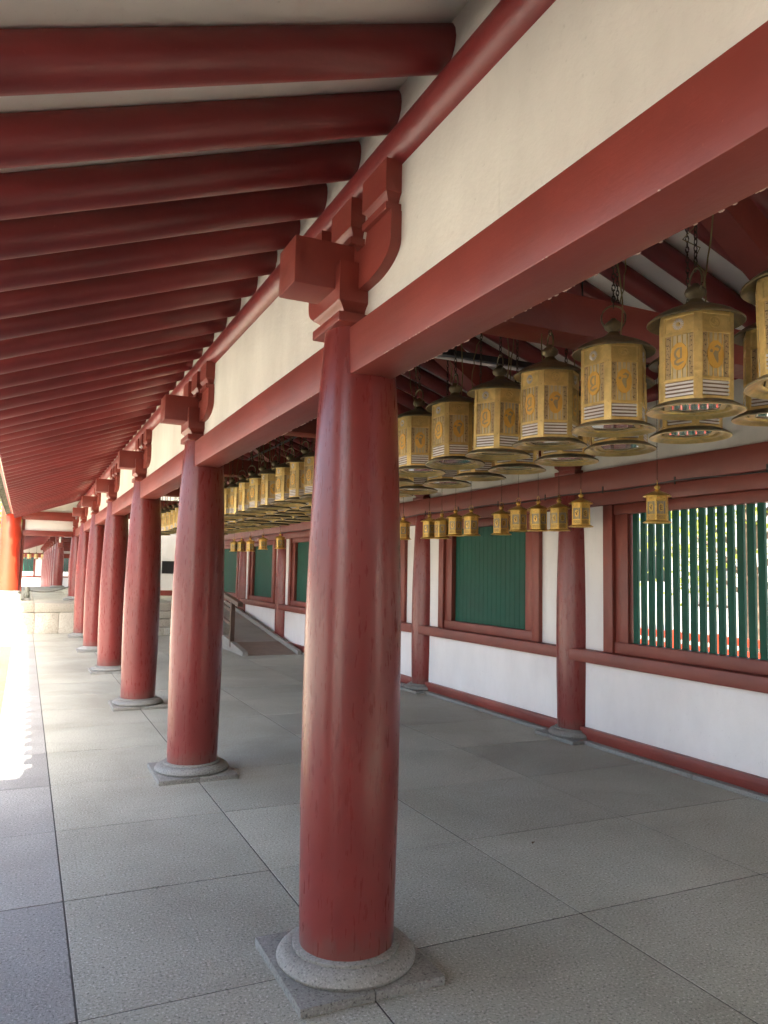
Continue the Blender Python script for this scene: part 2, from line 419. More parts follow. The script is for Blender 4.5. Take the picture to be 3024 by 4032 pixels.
# ------------------------------------------------------------------ lintels and plaster over them
rndc = random.Random(3)
for k in range(-1, 6):
    y0, y1 = 3.0*k, 3.0*k+3
    nm = 'front lintel with warm-lit plaster above, ' + ('beside the camera to the right of the nearest column' if k == -1 else 'from the %s to the %s column' % (ORD[k], ORD[k+1]))
    o = empty('lintel_wall', nm, 'lintel', 'red lintels on the open side', (0, y0, 0))
    mb = MB(); mb.bev(-0.089, 0.089, 0.06, 2.94, 2.2629, 2.4539, 0.006); mb.build('lintel_beam', 'beam', o, 30)
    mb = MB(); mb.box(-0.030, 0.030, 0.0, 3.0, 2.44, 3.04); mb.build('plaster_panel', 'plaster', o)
    if k in (-1, 0, 1):
        mb = MB()
        for sx, n, x in ((-1, 26, -0.089), (1, 60, 0.089)):
            ys = []
            yy = 0.3
            for _ in range(n):
                yy = rndc.uniform(0.2, 2.85) if rndc.random() < 0.5 else min(2.88, yy + rndc.uniform(0.012, 0.05))
                s = rndc.uniform(0.003, 0.0085) * (1 if sx > 0 else 0.7)
                q = MB(); q.lathe([(0, -0.5), (0.8, -0.3), (1, 0.1), (0.6, 0.5), (0, 0.62)], 6)
                q.xf(Matrix.Translation((x*0.995, yy, 2.2645)) @ Matrix.Diagonal((s*0.55, s*rndc.uniform(0.8, 2.0), s*0.7, 1)))
                mb.add(q.v, q.f)
        tag(mb.build('paint_chip', 'chip', o, 60), kind='stuff')

# ------------------------------------------------------------------ roof
SL = 0.355
def zc(x): return 3.220 + SL*((x if x < 1.788 else 3.576-x)+0.05)
roof = empty('roof', 'long tiled corridor roof with round red rafters and white ceiling boards', 'roof')
Y0, Y1 = -5.0, 18.02
ang = math.atan(SL)
mb = MB(); mb.tube([(0, Y0, 3.050), (0, Y1+0.35, 3.050)], 0.084, 28); mb.build('eave_purlin', 'rafter', roof, 50)
mb = MB(); mb.tube([(XW, Y0, 3.050), (XW, 18.0, 3.050)], 0.084, 16); mb.build('wall_purlin', 'rafter', roof, 50)
mb = MB(); mb.tube([(1.788, Y0, 3.73), (1.788, Y1, 3.73)], 0.07, 14); mb.build('ridge_purlin', 'rafter', roof, 50)
def rafter_mesh(x0, x1, n=16):
    mb = MB(); mb.tube([(x0, 0, zc(x0)), ((x0+x1)/2, 0, zc(x0)*0.5+zc(x1)*0.5), (x1, 0, zc(x1))], 0.0745, n); return mb.mesh('rafter', 'rafter', 50)
rf = rafter_mesh(-1.50, 1.787); rb = rafter_mesh(1.789, 5.05, 12)
k = -12
while True:
    y = 0.05 + 0.385*k
    if y > 17.5: break
    if y > Y0:
        q = put('rafter', rf, roof, (0, y+random.uniform(-.006, .006), random.uniform(-.003, .003))); q.rotation_euler.z = random.uniform(-.003, .003)
        put('rafter', rb, roof, (0, y, 0))
    k += 1
# ceiling boards above the rafters
mb = MB(); t = 0.064
for xa, xb_ in ((-1.53, 1.788), (1.788, 5.08)):
    mb.prism([(xa, zc(xa)+t), (xb_, zc(xb_)+t), (xb_, zc(xb_)+t+0.05), (xa, zc(xa)+t+0.05)], 'Y', Y0, Y1)
mb.build('ceiling_board', 'ceiling', roof)
# plaster between the rafters over the purlins
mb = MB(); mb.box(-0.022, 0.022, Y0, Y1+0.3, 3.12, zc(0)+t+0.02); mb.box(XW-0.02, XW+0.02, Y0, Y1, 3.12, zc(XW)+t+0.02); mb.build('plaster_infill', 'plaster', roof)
# eave boards
mb = MB(); mb.bev(-1.565, -1.490, Y0, Y1, zc(-1.5)+0.062, zc(-1.5)+0.135, 0.006); mb.build('eave_board', 'rafter', roof, 30)
mb = MB(); mb.bev(-1.600, -1.520, Y0, Y1, zc(-1.5)+0.137, zc(-1.5)+0.165, 0.004); mb.build('drip_board', 'white', roof, 30)
# tiles
mb = MB(); zt = 0.120
mb.prism([(-1.635, zc(-1.635)+zt+0.02), (1.788, zc(1.788)+zt), (1.788, zc(1.788)+zt+0.09), (-1.635, zc(-1.635)+zt+0.075)], 'Y', Y0, Y1+0.25)
mb.prism([(1.788, zc(1.788)+zt), (5.2, zc(5.2)+zt), (5.2, zc(5.2)+zt+0.07), (1.788, zc(1.788)+zt+0.09)], 'Y', Y0, Y1+0.25)
mb.build('pan_tile_bed', 'tile', roof)
mb = MB(); mb.tube([(-1.665, 0, zc(-1.665)+zt+0.045), (1.75, 0, zc(1.75)+zt+0.09)], 0.078, 10); ct = mb.mesh('cover_tile', 'tile', 50)
mb = MB(); mb.lathe([(0.0, -0.006), (0.085, -0.006), (0.09, 0.0), (0.09, 0.02), (0.078, 0.03)], 14); mb.xf(Matrix.Translation((-1.672, 0, zc(-1.665)+zt+0.042)) @ Matrix.Rotation(R(90), 4, 'Y'))
te = mb.mesh('tile_end', 'tile', 40)
y = Y0+0.1
while y < Y1+0.2:
    c = put('cover_tile', ct, roof, (0, y, 0)); put('tile_end', te, c)
    y += 0.3125
mb = MB(); mb.bev(1.62, 1.95, Y0, Y1+0.25, zc(1.788)+0.18, zc(1.788)+0.5, 0.03); mb.build('ridge_tile', 'tile', roof)

# roof trusses: cross beams with projecting ends and struts
for k in range(-1, 6):
    y = 3.0*k
    o = empty('roof_truss', 'red cross beam and struts over the %s front column' % (ORD[k] if k >= 0 else 'camera-side'), 'truss', 'roof trusses across the corridor', (0, y, 0))
    mb = MB(); mb.bev(-0.317, XW+0.30, -0.100, 0.100, 2.600, 2.787, 0.005); mb.build('cross_beam', 'beam', o, 30)
    for sgn in (1, -1):
        def X(x): return x if sgn > 0 else XW-x
        mb = MB(); q = [(X(0.30), 2.788), (X(0.62), 2.788), (X(1.80), 3.60), (X(1.80), 3.70), (X(1.62), 3.70)]
        mb.prism(q, 'Y', -0.085, 0.085); mb.build('strut', 'beam', o)
    mb = MB(); mb.bev(1.66, 1.916, -0.12, 0.12, 3.58, 3.68, 0.006); mb.build('ridge_block', 'beam', o)

# ------------------------------------------------------------------ back wall
wall = empty('back_wall', 'long white plaster back wall with red rails and stone footing', 'wall', None, (XS, 0, 0))
def wp(name, mat, x0, x1, y0, y1, z0, z1, b=0.004):
    mb = MB(); mb.bev(x0-XS, x1-XS, y0, y1, z0, z1, b); return mb.build(name, mat, wall, 30)
for k in range(-2, 6):
    y0, y1 = 3.0*k, 3.0*k+3
    wp('plaster_panel', 'white', XS, XS+0.10, y0+0.02, y1-0.02, 0.02, 0.735)
    for a, b in ((y0+0.02, y0+0.48), (y1-0.48, y1-0.02)): wp('plaster_panel', 'white', XS, XS+0.10, a, b, 0.83, 2.20)
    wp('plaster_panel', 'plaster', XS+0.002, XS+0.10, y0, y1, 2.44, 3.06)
    wp('base_board', 'beam', XS-0.045, XS+0.02, y0+0.15, y1-0.15, 0.032, 0.132)
    wp('footing_stone', 'granite', XS-0.100, XS+0.10, y0+0.282, y0+1.497, -0.02, 0.031); wp('footing_stone', 'granite', XS-0.101, XS+0.10, y0+1.503, y1-0.282, -0.02, 0.030)
wp('waist_rail', 'frame', XS-0.118, XS+0.05, -6, 18, 0.730, 0.838, 0.006)
wp('upper_rail', 'frame', XS-0.110, XS+0.05, -6, 18, 2.262, 2.457, 0.006)
wp('window_head_rail', 'frame', XS-0.060, XS+0.05, -6, 18, 2.140, 2.260, 0.006)

def slat_mesh(w, d0, d1):
    mb = MB(); mb.bev(d0, d1, -w/2, w/2, 0.0, 1.125, 0.003, seg=1); return mb.mesh('slat', 'green')
SO = slat_mesh(0.056, 0.030, 0.060); SC = slat_mesh(0.0868, 0.044, 0.066)
for k in range(-1, 6):
    y0 = 3.0*k
    nm = {-1: 'green lattice window with open slats, out past the right edge', 0: 'lattice window with bright gaps between its green slats', 1: 'closed green board window nearest to the open lattice window',
          2: 'closed green window hidden behind the nearest column', 3: 'closed green window just left of the nearest column, over the foot of the ramp', 4: 'closed green window beside the middle of the ramp', 5: 'farthest closed green window by the handrail at the ramp top'}[k]
    o = empty('lattice_window', nm, 'window', 'windows in the back wall', (XS, y0, 0))
    def fb(name, x0, x1, a, b, z0, z1):
        mb = MB(); mb.bev(x0, x1, a, b, z0, z1, 0.005); mb.build(name, 'frame', o, 30)
    fb('jamb', -0.045, 0.09, 0.470, 0.590, 0.838, 2.138); fb('jamb', -0.045, 0.09, 2.410, 2.530, 0.838, 2.138)
    fb('inner_jamb', -0.012, 0.09, 0.592, 0.745, 0.840, 2.137); fb('inner_jamb', -0.012, 0.09, 2.255, 2.408, 0.840, 2.137)
    fb('sill', -0.028, 0.09, 0.592, 2.408, 0.839, 0.936); fb('head', -0.028, 0.09, 0.592, 2.408, 2.050, 2.136)
    n = 17; p = (2.255-0.745)/n
    for i in range(n): put('slat', SO if k < 1 else SC, o, (0, 0.745+p*(i+0.5), 0.932))
    if k >= 1:
        mb = MB(); mb.box(0.068, 0.088, 0.70, 2.30, 0.90, 2.10); mb.build('backing_board', 'green', o)

# cable with clips along the upper rail
mb = MB(); pts = []
for i in range(90):
    y = -3 + i*0.2; pts.append((XS-0.120-0.004*math.sin(i*1.7), y, 2.256+0.010*math.sin(i*0.9)))
mb.tube(pts, 0.006, 6); cab = mb.build('wall_cable', 'black', None, 60); tag(cab, 'thin black cable clipped along the upper red wall rail', 'cable')
mb = MB(); mb.box(-0.003, 0.003, -0.006, 0.006, -0.03, 0.03); cm_ = mb.mesh('cable_clip', 'dark')
for i in range(12): put('cable_clip', cm_, cab, (XS-0.113, -1.7+i*0.83, 2.268))

# ------------------------------------------------------------------ lanterns
LR = 0.130; AP = LR*math.cos(R(30)); SIDE = LR
def stroke(mb, pts, w, depth, mi, sc=1.0, off=(0, 0)):
    # flat brush stroke in the local (y,z) panel plane at x = -depth
    pts = [Vector((-p[0]*sc+off[0], p[1]*sc+off[1])) for p in pts]; L = len(pts); vs = []; fs = []
    for i, p in enumerate(pts):
        d = (pts[min(i+1, L-1)]-pts[max(i-1, 0)]).normalized(); n = Vector((-d.y, d.x))
        ww = (w[i] if isinstance(w, (list, tuple)) else w)*sc/2
        a = p+n*ww; b = p-n*ww; vs += [(-depth, a.x, a.y), (-depth, b.x, b.y)]
    for i in range(L-1): fs.append((2*i, 2*i+1, 2*i+3, 2*i+2))
    mb.add(vs, fs, mi)
def arc(cx, cz, rx, rz, a0, a1, n=10):
    return [(cx+rx*math.cos(R(a0+(a1-a0)*i/n)), cz+rz*math.sin(R(a0+(a1-a0)*i/n))) for i in range(n+1)]
HW = SIDE/2-0.014
def panel_parts(kind):
    """panel pieces in a local frame: x outward is -x, y across, z up; x = 0 at the face"""
    out = {}
    mb = MB(); mb.box(0.0045, 0.006, -HW, HW, 0.016, 0.322); out['back_plate'] = (mb, ['brass'])
    mb = MB(); mb.bev(-0.0015, 0.0045, -HW, HW, 0.258, 0.322, 0.001, seg=1); out['top_plate'] = (mb, ['brass'])
    for nm_, z0, z1 in (('band', 0.2455, 0.2575), ('band_b', 0.085, 0.0965), ('band_c', 0.019, 0.0325), ('band_d', 0.309, 0.3205)):
        mb = MB(); mb.bev(-0.005, 0.0042, -HW-0.002, HW+0.002, z0, z1, 0.001, seg=1); out[nm_] = (mb, ['brass'])
    mb = MB(); mb.box(0.001, 0.004, -HW, HW, 0.096, 0.246, 0)
    for y in (-0.026, -0.0085, 0.009, 0.0265): mb.box(-0.002, 0.001, y-0.0022, y+0.0022, 0.097, 0.2455, 1)
    rr = random.Random(5+kind)
    for sy in (-1, 1):
        yc = sy*(HW-0.0095)
        mb.box(-0.0012, 0.001, yc-0.0080, yc+0.0080, 0.098, 0.245, 2)
        for i in range(8):
            zc_ = 0.234-i*0.0175
            for _ in range(4):
                a = (yc+rr.uniform(-0.005, 0.005), zc_+rr.uniform(-0.005, 0.005)); b = (a[0]+rr.uniform(-0.006, 0.006), a[1]+rr.uniform(-0.005, 0.005))
                stroke(mb, [a, b], 0.0022, 0.0018, 3)
    out['window_film'] = (mb, ['film', 'brass', 'strip', 'text'])
    mb = MB(); n = 28; cy0, cz0, er, ez = 0.001, 0.172, 0.0305, 0.0475
    ring = [(-0.0030, cy0+er*math.cos(2*math.pi*i/n), cz0+ez*math.sin(2*math.pi*i/n)) for i in range(n)]
    back = [(0.0005, y, z) for _, y, z in ring]
    mb.add(ring+back, [tuple(range(n))]+[(i, (i+1) % n, (i+1) % n+n, i+n) for i in range(n)], 0)
    S, o = 0.033, (cy0, cz0)
    if kind == 0:
        stroke(mb, [(0.22, 0.92), (0.22, -0.25)], 0.20, 0.0035, 1, S, o)
        stroke(mb, arc(0.12, 0.30, 0.55, 0.55, 95, 250), [0.10]+[0.24]*9+[0.1], 0.0036, 1, S, o)
        stroke(mb, [(0.25, -0.18), (-0.15, -0.25), (-0.42, -0.48), (-0.40, -0.72), (-0.10, -0.86), (0.2, -0.74), (0.52, -0.62)], [0.1, .2, .24, .24, .26, .24, .1], 0.0037, 1, S, o)
    else:
        stroke(mb, [(-0.62, 0.42), (-0.50, 0.30), (-0.38, 0.22)], [0.3, 0.36, 0.1], 0.0035, 1, S, o)
        stroke(mb, [(-0.15, 0.72), (0.15, 0.86), (0.45, 0.70), (0.42, 0.40)], [0.1, 0.28, 0.3, 0.12], 0.0036, 1, S, o)
        stroke(mb, [(0.05, 0.35), (-0.02, 0.05), (0.05, -0.30), (0.15, -0.6), (0.20, -0.88)], [0.36, 0.58, 0.42, 0.3, 0.06], 0.0037, 1, S, o)
        stroke(mb, [(0.42, 0.42), (0.2, 0.2), (-0.1, 0.0)], [0.1, 0.2, 0.2], 0.0034, 1, S, o)
    out['emblem_disc'] = (mb, ['amber', 'glyph'])
    mb = MB()
    if kind == 0:
        for i in range(16):
            a = 2*math.pi*i/16; q = MB(); q.lathe([(0, 0), (0.5, 0.1), (1, 0.5), (0.7, 0.9), (0, 1.0)], 6)
            c, s = math.cos(a), math.sin(a)
            vs = []
            for (x, y, z) in q.v:
                rad = 0.0065+z*0.0145; lat = y*0.0022*(0.6+z*0.6); vs.append((-0.0015-0.002-x*0.002, 0.004+rad*c-lat*s, 0.283+rad*s+lat*c))
            mb.add(vs, q.f, 0)
        q = MB(); q.lathe([(0.0055, -0.0), (0.004, 0.004), (0, 0.005)], 10); q.xf(Matrix.Translation((-0.0015, 0.004, 0.283)) @ Matrix.Rotation(R(-90), 4, 'Y')); mb.add(q.v, q.f, 1)
        out['rosette'] = (mb, ['silver', 'brass'])
    else:
        mb.tube([(-0.003, 0.004+0.019*math.cos(2*math.pi*i/20), 0.283+0.019*math.sin(2*math.pi*i/20)) for i in range(20)], 0.0022, 5, 0, True)
        for i in range(3):
            a = 2*math.pi*i/3
            pts = [(-0.003, 0.004+(0.005+0.0025*j)*math.cos(a+0.5*j), 0.283+(0.005+0.0025*j)*math.sin(a+0.5*j)) for j in range(5)]
            mb.tube(pts, [0.0042, 0.0036, 0.0028, 0.002, 0.001], 5)
        out['rosette'] = (mb, ['brass'])
    mb = MB(); mb.box(0.001, 0.004, -HW, HW, 0.032, 0.086, 1)
    for i in range(4):
        z = 0.0395+i*0.0130; mb.box(-0.003, 0.001, -HW+0.001, HW-0.001, z-0.0034, z+0.0034, 0)
    out['louvre'] = (mb, ['silver', 'louvreback'])
    return out
def lantern_common(small):
    d = {}
    top = 'newbrass' if small else 'bronze'; low = 'newbrass' if small else 'rimbrass'
    mb = MB(); mb.lathe([(0.1197, 0.326), (0.1361, 0.322), (0.1524, 0.312), (0.1601, 0.3065), (0.1628, 0.309), (0.1624, 0.313), (0.1497, 0.323), (0.1315, 0.336), (0.1043, 0.350), (0.0726, 0.363), (0.0435, 0.374), (0.0308, 0.384), (0.0218, 0.392)], 40)
    d['canopy'] = mb.mesh('canopy', top, 50)
    mb = MB(); mb.lathe([(0.026, 0.390), (0.020, 0.396), (0.022, 0.401), (0.033, 0.409), (0.037, 0.420), (0.033, 0.431), (0.022, 0.440), (0.014, 0.445), (0.010, 0.452), (0.0, 0.455)], 20)
    d['finial'] = mb.mesh('finial', top, 50)
    mb = MB(); mb.tube([(0.047*math.cos(2*math.pi*i/24), 0, 0.455+0.050*math.sin(2*math.pi*i/24)) for i in range(24)], 0.0042, 6, 0, True); d['ring'] = mb.mesh('ring', 'newbrass' if small else 'bronze', 60)
    mb = MB(); mb.lathe([(0.1088, 0.024), (0.1315, 0.020), (0.1451, 0.013), (0.1560, 0.006), (0.1628, 0.002), (0.1642, -0.001), (0.1628, -0.0045), (0.1569, -0.005), (0.1487, 0.000), (0.1379, 0.006), (0.1288, 0.0085), (0.1234, 0.006), (0.1179, 0.007), (0.1125, 0.014)], 40)
    n0 = len(mb.f)
    for i in range(n0): mb.m[i] = 0 if i < 6*40 else 1
    d['flange'] = mb.mesh('flange', ['newbrass' if small else 'bronze', low], 50)
    mb = MB(); hx = [(0.114*math.cos(R(60*i)), 0.114*math.sin(R(60*i))) for i in range(6)]; mb.prism(hx, 'Z', 0.0145, 0.018)
    mb.lathe([(0.0925, 0.0130), (0.1161, 0.0130), (0.1161, 0.020), (0.0925, 0.020)], 6, mi=1)
    d['glass'] = mb.mesh('bottom_glass', ['glass', low])
    mb = MB(); mb.bev(-0.004, 0.004, -0.0145, 0.0145, 0.014, 0.322, 0.0015, seg=1)
    for z in (0.314, 0.2515, 0.0907, 0.0258):
        q = MB(); q.lathe([(0.0036, 0), (0.003, 0.0025), (0, 0.0036)], 8); q.xf(Matrix.Translation((0.004, 0, z)) @ Matrix.Rotation(R(90), 4, 'Y')); mb.add(q.v, q.f)
    mb.xf(Matrix.Translation((LR*0.955, 0, 0))); d['post'] = mb.mesh('corner_post', 'newbrass' if small else 'brass', 30)
    return d
SUBST = {'brass': 'newbrass', 'film': 'sfilm', 'amber': 'newbrass', 'strip': 'sfilm', 'glyph': 'text', 'silver': 'newbrass'}
LC = lantern_common(False); LS = lantern_common(True)
PP = {k: panel_parts(k) for k in (0, 1)}
PM = {(k, n): mb.mesh(n, mats, None) for k in (0, 1) for n, (mb, mats) in PP[k].items()}
PMS = {(k, n): mb.mesh(n, [SUBST.get(x, x) for x in mats], None) for k in (0, 1) for n, (mb, mats) in PP[k].items()}
def joined_panels(small):
    mats = []; mb = MB()
    for f in range(6):
        a = R(30+60*f); mt = Matrix.Rotation(a, 4, 'Z') @ Matrix.Translation((AP, 0, 0)) @ Matrix.Rotation(math.pi, 4, 'Z')
        for n, (q, ms) in PP[f % 2].items():
            ms = [SUBST.get(x, x) for x in ms] if small else ms
            idx = []
            for x in ms:
                if x not in mats: mats.append(x)
                idx.append(mats.index(x))
            o = len(mb.v); mb.v += [tuple(mt @ Vector(v)) for v in q.v]
            mb.f += [tuple(i+o for i in f_) for f_ in q.f]; mb.m += [idx[i] for i in q.m]
    for f in range(6):
        mt = Matrix.Rotation(R(60*f), 4, 'Z'); o = len(mb.v); x = LR*0.955
        q = MB(); q.box(x-0.004, x+0.004, -0.0145, 0.0145, 0.014, 0.322); mi = mats.index('newbrass' if small else 'brass')
        mb.v += [tuple(mt @ Vector(v)) for v in q.v]; mb.f += [tuple(i+o for i in f_) for f_ in q.f]; mb.m += [mi]*len(q.f)
    return mb.mesh('body', mats)
JB, JBS = joined_panels(False), joined_panels(True)
def chain_mesh(z0, z1, link=0.030, w=0.0026, nm='chain', mat='chain'):
    mb = MB(); z = z0; i = 0; hw_ = 0.0065*link/0.03
    while z < z1:
        pts = []
        for t in range(8):
            a = 2*math.pi*t/8; c, s = math.cos(a)*hw_, math.sin(a)*(link/2)
            pts.append((c, 0, z+link/2+s) if i % 2 else (0, c, z+link/2+s))
        mb.tube(pts, w, 4, 0, True); z += link-2.6*w; i += 1
    return mb.mesh(nm, mat, 60)
CH = chain_mesh(0.495, 1.035)
CHS = chain_mesh(0.47/0.62*0.62+0.02, 1.9, 0.02, 0.0016)
def cable_mesh(rs, z0, z1, amp, mat, r=0.003):
    mb = MB(); pts = []
    for i in range(15):
        t = i/14; pts.append((0.03*(1-t)*rs.choice((1, 1))+amp*math.sin(t*rs.uniform(2.5, 5)), amp*0.8*math.sin(t*4.4+1), z0+(z1-z0)*t))
    mb.tube(pts, r, 5); return mb.mesh('cable', mat, 60)
rs = random.Random(11)
CB = [cable_mesh(rs, 0.375, 1.035, a, 'wire') for a in (0.02, 0.035, 0.05)]
def lantern(x, y, z, rot, detail, label, group, small=False, tilt=0):
    o = empty('hanging_lantern', label, 'lantern', group, (x, y, z)); o.rotation_euler = (tilt*0.6, tilt, rot)
    D = LS if small else LC; S = 0.62 if small else 1.0
    if small: o.scale = (S, S, S)
    for n, k in (('canopy', 'canopy'), ('finial', 'finial'), ('ring', 'ring'), ('flange', 'flange'), ('bottom_glass', 'glass')):
        c = put(n, D[k], o)
        if k == 'ring': c.rotation_euler.z = rs.uniform(-0.9, 0.9)
    if detail:
        for f in range(6):
            put('corner_post', D['post'], o, rot=(0, 0, R(60*f)))
            a = R(30+60*f)
            T = PMS if small else PM
            fp = put('panel', T[(f % 2, 'back_plate')], o, (AP*math.cos(a), AP*math.sin(a), 0), (0, 0, a+math.pi))
            for n in ('top_plate', 'band', 'band_b', 'band_c', 'band_d', 'window_film', 'emblem_disc', 'rosette', 'louvre'): put('band' if n.startswith('band') else n, T[(f % 2, n)], fp)
    else:
        put('body', JBS if small else JB, o)
    if small:
        ch = put('chain', CHS, o); ch.scale = (1, 1, 1)
    else:
        c = put('chain', CH, o); c.rotation_euler.z = rs.uniform(0, 3)
        c = put('cable', CB[rs.randrange(3)], o); c.rotation_euler.z = rs.uniform(0, 6.28)
    return o
# front face normals at azimuth 75 and 15 degrees seen from -Y towards -X
HEXROT = R(-90-45+60)     # a corner post points this way
ZL = 2.088; XR = (0.90, 1.32, 1.70)
RN = ('front', 'second', 'rear')
for r in range(3):
    for i in range(-1, 29):
        y = -0.90+0.415*i
        if r == 2 and y < 3.6: continue
        bay = 0 if y < 1.6 else 1
        near = y < 1.25
        if r == 0 and near:
            nth = i+1
            lab = ['aged bronze lantern of the front row cut off by the right edge', 'largest whole bronze lantern of the front row with gold glyph discs', 'second whole bronze lantern of the front row counted from the right', 'third whole bronze lantern of the front row counted from the right',
                   'fourth whole bronze lantern of the front row counted from the right', 'fifth whole bronze lantern of the front row counted from the right', 'front-row bronze lantern just right of the nearest red column'][min(nth, 6)]
            grp = 'bronze lanterns hanging in the front row'
        elif r == 1 and near:
            nth = i+1
            lab = ['bronze lantern of the second row cut off by the right edge'] + ['bronze lantern of the second row hanging behind and below number %s of the front row' % w for w in ('one', 'two', 'three', 'four', 'five', 'six')]
            lab = lab[min(nth, 6)]; grp = 'bronze lanterns hanging in the second row'
        else:
            grp = 'far bronze lanterns of the %s row' % RN[r]; n_ = i-9
            lo, hi = ((6, 8), (8, 11), (9, 14))[r]
            if r == 0 and 0 <= n_ < 9: lab = 'front-row bronze lantern, %s to the left of the nearest column' % (['first', 'second', 'third', 'fourth', 'fifth', 'sixth', 'seventh', 'eighth', 'ninth'][n_])
            elif i < lo: lab = 'second-row bronze lantern low beside the nearest column, %s from it on the right' % ('first' if i == 7 else 'second')
            elif i <= hi: lab = 'bronze lantern of the %s row hidden behind the nearest column' % RN[r]
            else: lab = 'bronze lantern of the %s row, far down the corridor left of the nearest column' % RN[r]
        lantern(XR[r]+rs.uniform(-0.008, 0.008), y+rs.uniform(-0.012, 0.012), ZL+rs.uniform(-0.01, 0.01), HEXROT+rs.uniform(-0.17, 0.17), near and r < 2, lab, grp, tilt=rs.uniform(-0.035, 0.035))
    mb = MB(); ya = -1.8 if r < 2 else 3.3
    mb.tube([(XR[r], ya, 3.125), (XR[r], 10.9, 3.125)], 0.017, 8)
    hr = mb.build('hanging_rail', 'dark', None, 50); tag(hr, 'dark iron rail that carries the %s row of lanterns' % RN[r], 'rail', 'lantern rails')
    y = ya+0.12
    while y < 10.9:
        mb = MB(); mb.tube([(XR[r], y, 3.12), (XR[r], y, zc(XR[r])+0.06)], 0.006, 6); mb.build('hanger_rod', 'dark', hr); y += 1.5

# small bright brass lanterns by the wall
ys = [1.392, 2.245, 2.532, 2.831, 3.14, 3.427, 3.984, 4.307, 4.601, 4.893, 5.561, 8.344, 10.578, 11.693, 12.616, 13.329, 13.977]
GS = 'small brass lanterns hanging by the back wall'
lbl = ['lone small brass lantern hanging in front of the open lattice window'] + ['small brass lantern, %s of five from the right beside the wall column' % w for w in ('first', 'second', 'third', 'fourth', 'fifth')] + \
      ['small brass lantern, %s of four from the right over the closed green window' % w for w in ('first', 'second', 'third', 'fourth')] + \
      ['small brass lantern half hidden right of the nearest column edge', 'small brass lantern half hidden left of the nearest column edge', 'small brass lantern over the ramp, first from the right', 'small brass lantern over the ramp, second from the right', 'small brass lantern over the ramp, third from the right', 'small brass lantern over the ramp, fourth from the right', 'small brass lantern over the ramp, fifth from the right']
for i, (y, lb) in enumerate(zip(ys, lbl)):
    lantern(3.0, y, 1.905+0.012*math.sin(i*2.1), R(-90-42)+rs.uniform(-0.3, 0.3), i < 10, lb, GS, True, rs.uniform(-0.015, 0.015))
mb = MB(); mb.tube([(3.0, -1.5, 3.10), (3.0, 14.4, 3.10)], 0.012, 8); hr = mb.build('hanging_rail', 'dark', None, 50); tag(hr, 'thin iron rail near the wall carrying the small brass lanterns', 'rail', 'lantern rails')
for i in range(11):
    mb = MB(); y = -1.3+1.5*i; mb.tube([(3.0, y, 3.10), (3.0, y, zc(3.0)+0.05)], 0.005, 6); mb.build('hanger_rod', 'dark', hr)
# conduit across the corridor
mb = MB(); mb.bev(0.9, 2.6, 1.46, 1.54, 2.93, 2.975, 0.005); cd = mb.build('light_batten', 'black'); tag(cd, 'dark light batten fixed across under the inner rafters', 'light fitting')
mb = MB(); mb.tube([(0.95, 1.5, 2.925), (2.55, 1.5, 2.925)], 0.013, 8); mb.build('tube_lamp', 'silver', cd, 50)
for x in (1.1, 2.4):
    mb = MB(); mb.tube([(x, 1.5, 2.97), (x, 1.5, zc(x)+0.05)], 0.006, 6); mb.build('hanger_rod', 'dark', cd)

# ------------------------------------------------------------------ platform, steps, ramp
plat = MB(); plat.box(-6.0, 3.6, 16.10, 31.9, -0.3, PLAT-0.055); plat = tag(plat.build('stone_platform', 'joint'), kind='structure')
def blk(name, mat, par, x0, x1, y0, y1, z0, z1, b=0.008):
    mb = MB(); mb.bev(x0, x1, y0, y1, z0, z1, b); return mb.build(name, mat, par, 30)
xs_ = [-6.0, -4.9, -3.8, -2.8, -1.95, -0.957, 0.25]
for a, b in zip(xs_, xs_[1:]): blk('coping_stone', 'sandstone', plat, a+0.003, b-0.003, 16.035, 16.55, 0.474, PLAT)
blk('coping_stone', 'sandstone', plat, 0.253, 1.25, 16.035, 16.55, 0.474, PLAT); blk('coping_stone', 'sandstone', plat, 1.256, 2.05, 16.035, 16.55, 0.474, PLAT); blk('coping_stone', 'sandstone', plat, 2.056, 3.5, 16.035, 16.55, 0.474, PLAT)
xs_ = [-6.0, -5.2, -4.3, -3.4, -2.5, -1.7, -0.938, -0.44, 0.3]
for a, b in zip(xs_, xs_[1:]): blk('face_stone', 'sandstone', plat, a+0.003, b-0.003, 16.045, 16.2, -0.26, 0.468)
for i, x in enumerate([-6, -4.6, -3.2, -1.8, -0.96, 0.0, 1.134, 2.288, 3.52][:-1]):
    x1 = [-4.6, -3.2, -1.8, -0.96, 0.0, 1.134, 2.288, 3.52][i]
    for j in range(15): blk('paving_slab', 'paving', plat, x+0.003, x1-0.003, 16.556+j*1.02, 16.55+(j+1)*1.02-0.003, PLAT-0.05, PLAT-0.002, 0.004)
steps = empty('stone_steps', 'short flight of pale stone steps up to the platform', 'steps', None, (0.3, 16.03, 0))
for i in range(3):
    z1 = 0.506-i*0.169; z0 = z1-0.169+0.002; y0 = -0.33*(i+1)
    for a, b in ((0.0, 0.72+0.1*i), (0.724+0.1*i, 1.75-0.16*i), (1.754-0.16*i, 1.99)): blk('step_stone', 'sandstone', steps, a, b, y0, 0.0, z0 if i < 2 else -0.02, z1, 0.006)
